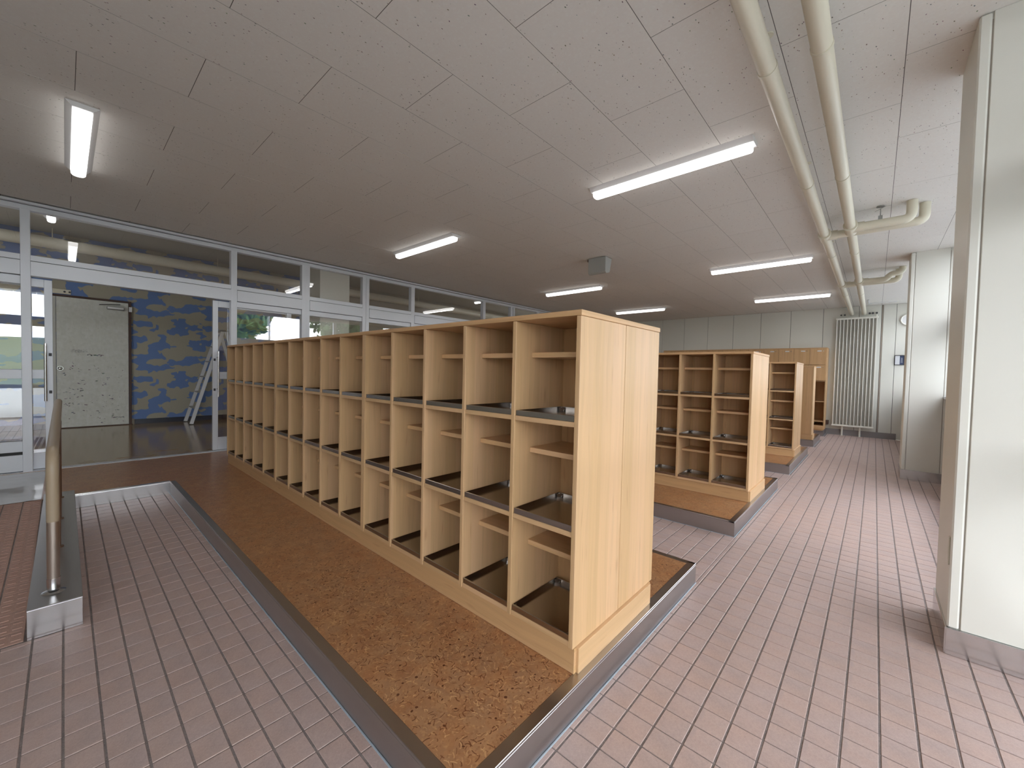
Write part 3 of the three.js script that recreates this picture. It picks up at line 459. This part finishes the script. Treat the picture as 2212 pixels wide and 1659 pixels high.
  mesh(l, 'top_cap', cbox(2 * tw + 0.06, 0.03, 0.12, 0.004), M.darkMetal, 0, ty + 0.01, tz - 0.02);
}

// ------------------------------------------------------------------ lamps
function lamp(name, label, x0, x1, y, z, power, group) {
  const L = x1 - x0 + 0.03, g = thing(name, label, 'ceiling light', (x0 + x1) / 2, y, z, group);
  const s = new THREE.Shape(); s.moveTo(-0.075, 0); s.lineTo(0.075, 0); s.lineTo(0.045, -0.03); s.lineTo(-0.045, -0.03); s.closePath();
  const h = new THREE.ExtrudeGeometry(s, { depth: L, bevelEnabled: false }); h.translate(0, 0, -L / 2); h.rotateY(Math.PI / 2); mesh(g, 'housing', h, M.white);
  const d = new THREE.Shape(), hw = 0.042, dp = 0.05; d.moveTo(-hw, -0.026); d.lineTo(-hw, -0.026 - dp * 0.45); d.quadraticCurveTo(-hw, -0.026 - dp, 0, -0.026 - dp); d.quadraticCurveTo(hw, -0.026 - dp, hw, -0.026 - dp * 0.45); d.lineTo(hw, -0.026); d.closePath();
  const q = new THREE.ExtrudeGeometry(d, { depth: L - 0.06, bevelEnabled: true, bevelThickness: 0.015, bevelSize: 0.012, bevelOffset: -0.012, bevelSegments: 3, curveSegments: 8 }); q.translate(0, 0, -(L - 0.06) / 2); q.rotateY(Math.PI / 2); mesh(g, 'lamp_diffuser', q, M.lampGlow);
  const a = new THREE.RectAreaLight(new THREE.Color().setRGB(1, 0.985, 0.965), power, L - 0.08, 0.07); a.name = 'lamp_light'; a.position.set(0, -0.081, 0); a.rotation.x = -Math.PI / 2; g.add(a);
  return g;
}
{
  const A = [-4.009, -2.833], B = [-1.043, 0.1245], y = HC - 0.0005, grp = 'long ceiling lights over the shoe racks';
  lamp('ceiling_light', 'ceiling light at far left above the ramp, seen nearly end on', ...A, y, 0.3056, LAMP, grp);
  lamp('ceiling_light', 'nearest and largest ceiling light, beside the two pipes', ...B, y, -2.6265, LAMP, grp);
  lamp('ceiling_light', 'ceiling light above the middle of the long rack, left of the speaker', ...A, y, -2.5951, LAMP, grp);
  lamp('ceiling_light', 'ceiling light just below and left of the speaker', ...A, y, -5.8838, LAMP, grp);
  lamp('ceiling_light', 'second ceiling light from the camera along the two pipes', ...B, y, -5.9141, LAMP, grp);
  lamp('ceiling_light', 'farthest ceiling light on the left, above the near rack corner', ...A, y, -8.7274, LAMP, grp);
  lamp('ceiling_light', 'farthest ceiling light along the pipes, before the far wall', ...B, y, -8.7712, LAMP, grp);
  const names = ['corridor light seen through the leftmost transom pane', 'corridor light seen beside the cream column', 'farthest corridor light seen through the partition'];
  [0.5, -3.62, -7.72].forEach((z, i) => lamp('corridor_light', names[i], -8.05, -6.95, 3.2595, z, CORRIDOR_LAMP, 'corridor lights'));
}

// ------------------------------------------------------------------ pipes, speaker
{
  const mainPipe = (x, label, branches, kind) => {
    const y = 2.6, r = 0.038, p = thing('ceiling_pipe', label, 'pipe', x, y, 0), L = BZ - FZ;
    mesh(p, 'pipe', moved(cyl(r, L - 0.01, 28), 0, 0, (BZ + FZ) / 2, Math.PI / 2), M.pipe);
    for (const z of [0.6, -1.75, -3.2, -5.4, -8.2]) { const h = mesh(p, 'hanger', merged([moved(cyl(r + 0.003, 0.022, 24), 0, 0, z, Math.PI / 2), moved(cyl(0.005, HC - y - r, 8), 0, (HC - y + r) / 2 , z), moved(cyl(0.02, 0.006, 12), 0, HC - y - 0.0035, z)]), M.pipe); }
    for (const [z, pts] of branches) {
      mesh(p, 'tee', merged([moved(cyl(r + 0.008, 0.2, 28), 0, 0, z, Math.PI / 2), moved(cyl(r + 0.014, 0.02, 28), 0, 0, z + 0.1, Math.PI / 2), moved(cyl(r + 0.006, 0.09, 20), 0.05, 0, z, 0, 0, Math.PI / 2)]), M.pipe);
      mesh(p, 'branch', elbow(pts.map(([a, b, c]) => [a - x, b - y, c]), 0.037, 0.06, 20), M.pipe);
    }
    return p;
  };
  const t = HC - 0.001;
  mainPipe(0.36, 'left one of two long cream pipes hung under the ceiling', [[-4.62, [[0.36, 2.6, -4.62], [1.044, 2.6, -4.62], [1.044, t, -4.62]]], [-7.35, [[0.36, 2.6, -7.35], [0.97, 2.6, -7.35], [0.97, t, -7.35]]]]);
  const b = mainPipe(0.557, 'right one of two long cream pipes hung under the ceiling', [[-4.49, [[0.557, 2.6, -4.49], [0.958, 2.6, -4.49], [0.958, t, -4.49]]], [-7.22, [[0.557, 2.6, -7.22], [0.86, 2.6, -7.22], [0.87, 2.67, -7.22], [1.0, 2.675, -7.22], [1.0, t, -7.22]]]]);
  mesh(b, 'branch_hanger', merged([moved(cyl(0.004, 0.1, 8), 0.2, 0.08, -4.49), moved(cbox(0.03, 0.05, 0.012, 0.002), 0.2, 0.045, -4.49), moved(cbox(0.09, 0.004, 0.02, 0.001), 0.2, 0.13, -4.49, 0, 0.5, 0.5), moved(cyl(0.03, 0.006, 14), 0.2, 0.148, -4.49)]), M.grey);

  const s = thing('ceiling_speaker', 'grey wedge shaped speaker box fixed to the ceiling', 'speaker', -2.03, HC, -4.44);
  const sh = new THREE.Shape(); sh.moveTo(0.08, -0.012); sh.lineTo(0.075, -0.19); sh.quadraticCurveTo(0.07, -0.21, 0.05, -0.212); sh.lineTo(0.0, -0.2); sh.quadraticCurveTo(-0.03, -0.19, -0.036, -0.17); sh.lineTo(-0.075, -0.012); sh.closePath();
  const g = new THREE.ExtrudeGeometry(sh, { depth: 0.25, bevelEnabled: true, bevelSize: 0.006, bevelThickness: 0.006, bevelSegments: 2 }); g.translate(0, 0, -0.125); g.rotateY(-Math.PI / 2); mesh(s, 'cabinet', g, M.speaker); mesh(s, 'bracket', cbox(0.1, 0.011, 0.08, 0.002), M.white, 0, -0.006, 0); mesh(s, 'bracket', cbox(0.02, 0.03, 0.03, 0.002), M.brown, -0.145, -0.02, 0.05);
}

// ------------------------------------------------------------------ shoe racks
const UNIT = 1.5325, PITCH = (UNIT - 0.019) / 5, Y0 = 0.2085, YT = 1.405, ZD = 0.342;
const BOARDS = [0.2282, 0.628, 1.026], HALF = [0.4915, 0.885, 1.284];
function rackUnit() {   // origin: bottom of the near front corner; runs to -x and -z
  const u = thing('shoe_rack', '', 'shoe rack'), H = YT - Y0 - 0.0005, open = PITCH - 0.019;
  const W = () => M.wood;
  for (let i = 0; i <= 5; i++) mesh(u, i === 0 || i === 5 ? 'side_panel' : 'divider', cbox(0.0188, H, i === 0 || i === 5 ? ZD : ZD - 0.006, 0.0012, 'y', i * 0.23, i * 0.37), i % 5 ? W(i) : M.wood, -0.0095 - PITCH * i, H / 2, i === 0 || i === 5 ? -ZD / 2 : -(ZD - 0.006) / 2);
  mesh(u, 'back_panel', cbox(UNIT - 0.039, H, 0.006, 0.001, 'y', 0.11, 0.2), M.wood2, -UNIT / 2, H / 2, -ZD + 0.0035);
  for (let c = 0; c < 5; c++) {
    const x = -0.0095 - PITCH * (c + 0.5);
    BOARDS.forEach((y, r) => mesh(u, 'shelf_board', cbox(open - 0.0006, 0.0188, ZD - 0.011, 0.0012, 'x', c * 0.13 + r * 0.2, c * 0.31), W(c + r), x, y - Y0 - 0.0094, -(ZD - 0.011) / 2 - 0.003));
    HALF.forEach((y, r) => mesh(u, 'half_shelf', cbox(open - 0.0006, 0.021, ZD - 0.112, 0.0012, 'x', c * 0.17 + r * 0.11, c * 0.29 + 0.1), W(c), x, y - Y0 - 0.0105, -0.102 - (ZD - 0.112) / 2));
  }
  return u;
}
const trayGeo = (() => {
  const w = PITCH - 0.019 - 0.006, d = ZD - 0.026, h = 0.021, t = 0.0016, a = [];
  a.push(moved(cbox(w, t, d, 0.0004, 'x'), 0, t / 2, 0)); for (const s of [-1, 1]) { a.push(moved(cbox(w, h, t, 0.0004, 'x'), 0, h / 2, s * (d / 2 - t / 2))); a.push(moved(cbox(t, h, d - 2 * t, 0.0004, 'z'), s * (w / 2 - t / 2), h / 2, 0)); a.push(moved(cbox(w - 0.004, 0.0025, 0.007, 0.0008, 'x'), 0, h - 0.001, s * (d / 2 - 0.005))); }
  for (const sx of [-1, 1]) for (const sz of [-1, 1]) { a.push(moved(cbox(0.03, h - 0.004, 0.0016, 0.0004), sx * (w / 2 - 0.014), h / 2, sz * (d / 2 - 0.012), 0.12, sx * sz * 0.75, 0.1)); a.push(moved(cbox(0.02, h - 0.006, 0.0014, 0.0004), sx * (w / 2 - 0.012), h / 2, sz * (d / 2 - 0.009), -0.2, sx * sz * 0.3, -0.15)); }
  return merged(a);
})();
const ROWS = [[-0.822, 0.002, 'the long front rack'], [-3.567, -0.008, 'the second rack'], [-6.329, -0.028, 'the third rack']];
const protoUnit = rackUnit(); let firstUnit = true;
function placeUnit(label, x, z, turned, group) {
  let u = protoUnit; if (firstUnit) firstUnit = false; else { u = protoUnit.clone(); u.name = numbered('shoe_rack'); scene.add(u); }
  u.position.set(x, Y0, z); u.rotation.y = turned ? Math.PI : 0; u.userData = { label, category: 'shoe rack', group }; return u;
}
function tray(label, x, y, z, group) { const m = mesh(scene, 'shoe_tray', trayGeo, M.tray, x, y + 0.0006, z); m.userData = { label, category: 'tray', group }; }
const LEVEL = ['bottom', 'middle', 'top'];
ROWS.forEach(([z, x, who], row) => {
  const units = row === 0 ? 3 : 3, full = UNIT * 3, n = ['nearest', 'second', 'third'][row], depth = 0.688;
  for (let k = 0; k < units; k++) {
    const place = ['by the aisle end', 'in the middle', 'by the corridor end'][k];
    placeUnit(`open beech shoe rack unit ${place} of the ${n} row, front side`, x - UNIT * k, z, false, `shoe rack units of the ${n} row`);
    placeUnit(`beech shoe rack unit ${place} of the ${n} row, rear side`, x - UNIT * (k + 1), z - depth, true, `shoe rack units of the ${n} row`);
  }
  const top = thing('worktop', `long beech top board over the ${n} row of shoe racks`, 'top board', x, YT, z), T = 0.0204;
  mesh(top, 'board', cbox(full + 0.004, T, depth + 0.004, 0.0015, 'x', row * 0.3, row * 0.2), M.wood2, -full / 2 + 0.001, T / 2 + 0.0002, -depth / 2);
  const pl = thing('rack_plinth', `beech plinth under the ${n} row of shoe racks`, 'plinth', x, PY, z), ph = Y0 - PY - 0.001;
  mesh(pl, 'front_board', cbox(full - 0.01, ph, 0.018, 0.0012, 'x', 0.1, row * 0.4), M.wood2, -full / 2 + 0.008, ph / 2, -0.017); mesh(pl, 'rear_board', cbox(full - 0.01, ph, 0.018, 0.0012, 'x', 0.2, row * 0.4), M.wood2, -full / 2 + 0.008, ph / 2, -depth + 0.034);
  mesh(pl, 'end_board', cbox(0.018, ph, depth - 0.062, 0.0012, 'z', 0.3, row * 0.3), M.wood, 0.004, ph / 2, -depth / 2 + 0.0085); mesh(pl, 'end_board', cbox(0.018, ph, depth - 0.062, 0.0012, 'z', 0.3, 0.2), M.wood, -full + 0.025, ph / 2, -depth / 2 + 0.0085);
  const cols = [15, 4, 2][row];
  for (let c = 0; c < cols; c++) for (let r = 0; r < 3; r++) {
    const uk = Math.floor(c / 5), cx = x - UNIT * uk - 0.0095 - PITCH * (c % 5 + 0.5);
    tray(row === 0 ? `steel shoe tray, ${LEVEL[r]} level, ${ORD[c]} column from near end of long rack` : `steel shoe tray, ${LEVEL[r]} level, ${ORD[c]} column from aisle in ${n} rack row`, cx, BOARDS[r], z - 0.006 - (ZD - 0.026) / 2, `steel trays in the ${n} rack row`);
  }
});
{ // fourth row: units turned away, plain backs to the camera
  const x = -0.03, z = -8.47;
  placeUnit('shoe rack unit turned away, plain beech back towards the camera, fourth row', x - UNIT, z - ZD, true, 'shoe rack unit of the fourth row');
  const top = thing('worktop', 'short beech top board over the turned rack in the fourth row', 'top board', x, YT, z); mesh(top, 'board', cbox(UNIT + 0.004, 0.0204, ZD + 0.004, 0.0015, 'x'), M.wood2, -UNIT / 2, 0.0104, -ZD / 2);
  const pl = thing('rack_plinth', 'beech plinth under the turned rack in the fourth row', 'plinth', x, PY, z); mesh(pl, 'front_board', cbox(UNIT - 0.01, 0.0925, 0.018, 0.0012, 'x'), M.wood2, -UNIT / 2 + 0.008, 0.0465, -0.017); mesh(pl, 'end_board', cbox(0.018, 0.0925, ZD - 0.03, 0.0012, 'z'), M.wood, 0.004, 0.0465, -ZD / 2 - 0.012); mesh(pl, 'rear_board', cbox(UNIT - 0.03, 0.0925, 0.018, 0.0012, 'x'), M.wood2, -UNIT / 2 - 0.01, 0.0465, -ZD + 0.012);
}

// ------------------------------------------------------------------ lockers on the far wall
{
  const z = -10.44, D = FZ + 0.014 - z, W = 1.165, P = (W - 0.018) / 4, base = PY, ph = 0.09;
  for (let k = 0; k < 3; k++) {
    const l = thing('locker', ['beech locker unit nearest the radiator on the far wall', 'middle beech locker unit on the far wall', 'beech locker unit farthest from the radiator on the far wall'][k], 'locker', 0.004 - W * k, base, z, 'beech lockers on the far wall');
    const dep = -D - 0.002;
    mesh(l, 'plinth', cbox(W - 0.004, ph, dep - 0.02 > 0 ? dep : Math.abs(D) - 0.02, 0.0012, 'x'), M.wood2, -W / 2, ph / 2, -(Math.abs(D) - 0.02) / 2 - 0.01);
    const d = Math.abs(D), H = 1.873 - base - ph;
    for (let i = 0; i <= 4; i++) mesh(l, i % 4 ? 'divider' : 'side_panel', cbox(0.018, H - 0.02, d - 0.002, 0.0012, 'y', i * 0.2), M.wood, -0.009 - P * i, ph + (H - 0.02) / 2, -d / 2);
    mesh(l, 'top', cbox(W, 0.02, d, 0.0015, 'x'), M.wood2, -W / 2, ph + H - 0.01, -d / 2); mesh(l, 'back_panel', cbox(W - 0.03, H - 0.03, 0.005, 0.001, 'y'), M.wood2, -W / 2, ph + H / 2, -d + 0.004);
    for (let c = 0; c < 4; c++) {
      const x = -0.009 - P * (c + 0.5), w = P - 0.02;
      for (const y of [0.3, 0.724, 1.168]) mesh(l, 'shelf_board', cbox(w, 0.018, d - 0.02, 0.0012, 'x', c * 0.2), M.wood, x, y - base - 0.009, -(d - 0.02) / 2 - 0.004);
      for (const [y0, y1] of [[1.172, 1.502], [1.508, 1.85]]) { const dr = mesh(l, 'door', cbox(P - 0.004, y1 - y0, 0.018, 0.0015, 'y', c * 0.27, y0), M.wood2, x, (y0 + y1) / 2 - base, 0.0095); const h = mesh(dr, 'label_holder', cbox(0.075, 0.022, 0.003, 0.0008), M.white, 0.02, (y1 - y0) / 2 - 0.05, 0.0108); mesh(dr, 'lock', moved(cyl(0.008, 0.004, 12), 0, 0, 0, Math.PI / 2), M.chrome, 0.09, (y1 - y0) / 2 - 0.05, 0.011); }
    }
  }
}

// ------------------------------------------------------------------ radiator, clock, notice
{
  const r = thing('radiator', 'tall cream radiator with vertical bars on the far wall', 'radiator', 0.444, 0.0, FZ + 0.06), w = 0.662, y0 = 0.197, y1 = 2.515;
  mesh(r, 'header', cbox(w + 0.02, 0.035, 0.07, 0.006), M.radiator, 0, y1 - 0.02, 0.02); mesh(r, 'header', cbox(w + 0.02, 0.035, 0.07, 0.006), M.radiator, 0, y0 + 0.018, 0.02);
  for (let i = 0; i < 12; i++) mesh(r, 'bar', cbox(0.014, y1 - y0 - 0.07, 0.026, 0.003), M.radiator, -w / 2 + 0.01 + (w - 0.02) * i / 11, (y0 + y1) / 2, 0.04);
  for (let i = 0; i < 11; i++) mesh(r, 'fin', merged([moved(cbox((w - 0.02) / 11 - 0.018, y1 - y0 - 0.075, 0.006, 0.001), 0, 0, -0.016), moved(cbox(0.004, y1 - y0 - 0.075, 0.03, 0.001), -0.012, 0, 0), moved(cbox(0.004, y1 - y0 - 0.075, 0.03, 0.001), 0.012, 0, 0)]), M.fin, -w / 2 + 0.01 + (w - 0.02) * (i + 0.5) / 11, (y0 + y1) / 2, 0.026);
  for (const x of [-0.16, 0.13]) mesh(r, 'foot', merged([moved(cyl(0.016, y0 - 0.006, 12), x, (y0 - 0.006) / 2 + 0.004, 0.02), moved(cyl(0.024, 0.006, 14), x, 0.0035, 0.02)]), M.radiator);
  for (const x of [-0.26, -0.2]) mesh(r, 'bracket_bolt', moved(cyl(0.015, 0.03, 12), 0, 0, 0, Math.PI / 2), M.darkMetal, x, y1 + 0.07, -0.035);
  for (const x of [0.2, 0.25, 0.31]) mesh(r, 'valve', moved(cyl(0.017, 0.05, 12), 0, 0, 0, Math.PI / 2), M.darkMetal, x, y1 + 0.075, -0.025);
  mesh(r, 'feed_pipe', cyl(0.011, 0.05, 10), M.radiator, 0.31, y1 + 0.018, 0.0);

  const c = thing('wall_clock', 'round pale wall clock partly behind the far column', 'clock', 1.225, 2.42, FZ); mesh(c, 'rim', moved(new THREE.TorusGeometry(0.105, 0.012, 10, 32), 0, 0, 0.022), M.radiator); mesh(c, 'face', moved(cyl(0.104, 0.02, 32), 0, 0, 0.0105, Math.PI / 2), M.white); mesh(c, 'hand', moved(cbox(0.006, 0.07, 0.002, 0.0004), 0, 0.03, 0.022, 0, 0, 0.5), M.darkMetal); mesh(c, 'hand', moved(cbox(0.008, 0.05, 0.002, 0.0004), 0, 0.02, 0.0225, 0, 0, 2.0), M.darkMetal);
  const n = thing('notice_frame', 'small framed notice, white with a navy half, on the far wall', 'notice', 1.128, 1.515, FZ); n.scale.x = 0.64; mesh(n, 'frame', merged([moved(cbox(0.23, 0.012, 0.018, 0.002), 0, 0.006, 0.009), moved(cbox(0.23, 0.012, 0.018, 0.002), 0, 0.194, 0.009), moved(cbox(0.012, 0.176, 0.018, 0.002), -0.109, 0.1, 0.009), moved(cbox(0.012, 0.176, 0.018, 0.002), 0.109, 0.1, 0.009)]), M.darkMetal); mesh(n, 'white_sheet', cbox(0.106, 0.176, 0.006, 0.001), M.paper, -0.05, 0.1, 0.005); mesh(n, 'navy_sheet', cbox(0.098, 0.176, 0.006, 0.001), M.navy, 0.053, 0.1, 0.005);
  for (let i = 0; i < 4; i++) mesh(n, 'text_line', cbox(0.05 - i * 0.006, 0.007, 0.001, 0), M.paper, 0.05, 0.06 + i * 0.026, 0.0088);
}

// ------------------------------------------------------------------ outside, seen only in reflections
{
  const g = struct('ground', 'grey paved ground outside the windows', 'ground'); ext(g, 'paving', M.asphalt, RX + 0.22, 60, -0.25, -0.06, -50, 50, 0);
  const porch = struct('porch_roof', 'porch roof with boarded soffit outside the entrance', 'roof'); for (let i = 0; i < 14; i++) ext(porch, 'soffit_board', M.wall, RX + 0.25, RX + 2.4, HC + 0.12, HC + 0.2, -2.4 + i * 0.36, -2.4 + i * 0.36 + 0.35, 0.003);
  const bank = struct('bank', 'grassy bank beyond the paving', 'bank'); const bg = new THREE.PlaneGeometry(90, 12, 60, 10), p = bg.attributes.position; for (let i = 0; i < p.count; i++) { const t = (p.getY(i) + 6) / 12; p.setZ(i, t * 2.6 + 0.5 * pnoise(p.getX(i) * 0.4 + 40, p.getY(i) * 0.5 + 40, 999, 999, 3)); } bg.computeVertexNormals(); bg.rotateX(-Math.PI / 2); bg.rotateY(-Math.PI / 2); mesh(bank, 'slope', bg, M.grass, 24, -0.2, 0);
  const tree = (x, z, h, label) => {
    const t = thing('tree', label, 'tree', x, -0.06, z, 'trees outside'), r = mulberry(Math.round(x * 10 + z * 7 + 500)); mesh(t, 'trunk', cyl(0.22, h * 0.6, 12, 0.1), M.bark, 0, h * 0.3, 0);
    const lg = new THREE.IcosahedronGeometry(0.16, 0), im = new THREE.InstancedMesh(lg, M.leaf, 1500), m = new THREE.Matrix4(), q = new THREE.Quaternion(); for (let i = 0; i < 1500; i++) { const a = r() * 6.28, b = Math.acos(2 * r() - 1), d = Math.pow(r(), 0.4) * h * 0.34; q.setFromEuler(new THREE.Euler(r() * 6, r() * 6, r() * 6)); m.compose(new THREE.Vector3(Math.cos(a) * Math.sin(b) * d, h * 0.68 + Math.cos(b) * d, Math.sin(a) * Math.sin(b) * d), q, new THREE.Vector3(1.5, 0.25, 1)); im.setMatrixAt(i, m); } im.name = 'foliage'; im.userData.kind = 'stuff'; im.castShadow = true; t.add(im);
  };
  tree(9, -4.0, 6, 'leafy tree outside the middle window'); tree(14, -12, 7, 'leafy tree outside the far window'); tree(17, 11, 5, 'leafy tree beyond the entrance');
}

scene.traverse((o) => { if (o.isMesh) o.castShadow = o.receiveShadow = true; });
renderer.render(scene, camera);
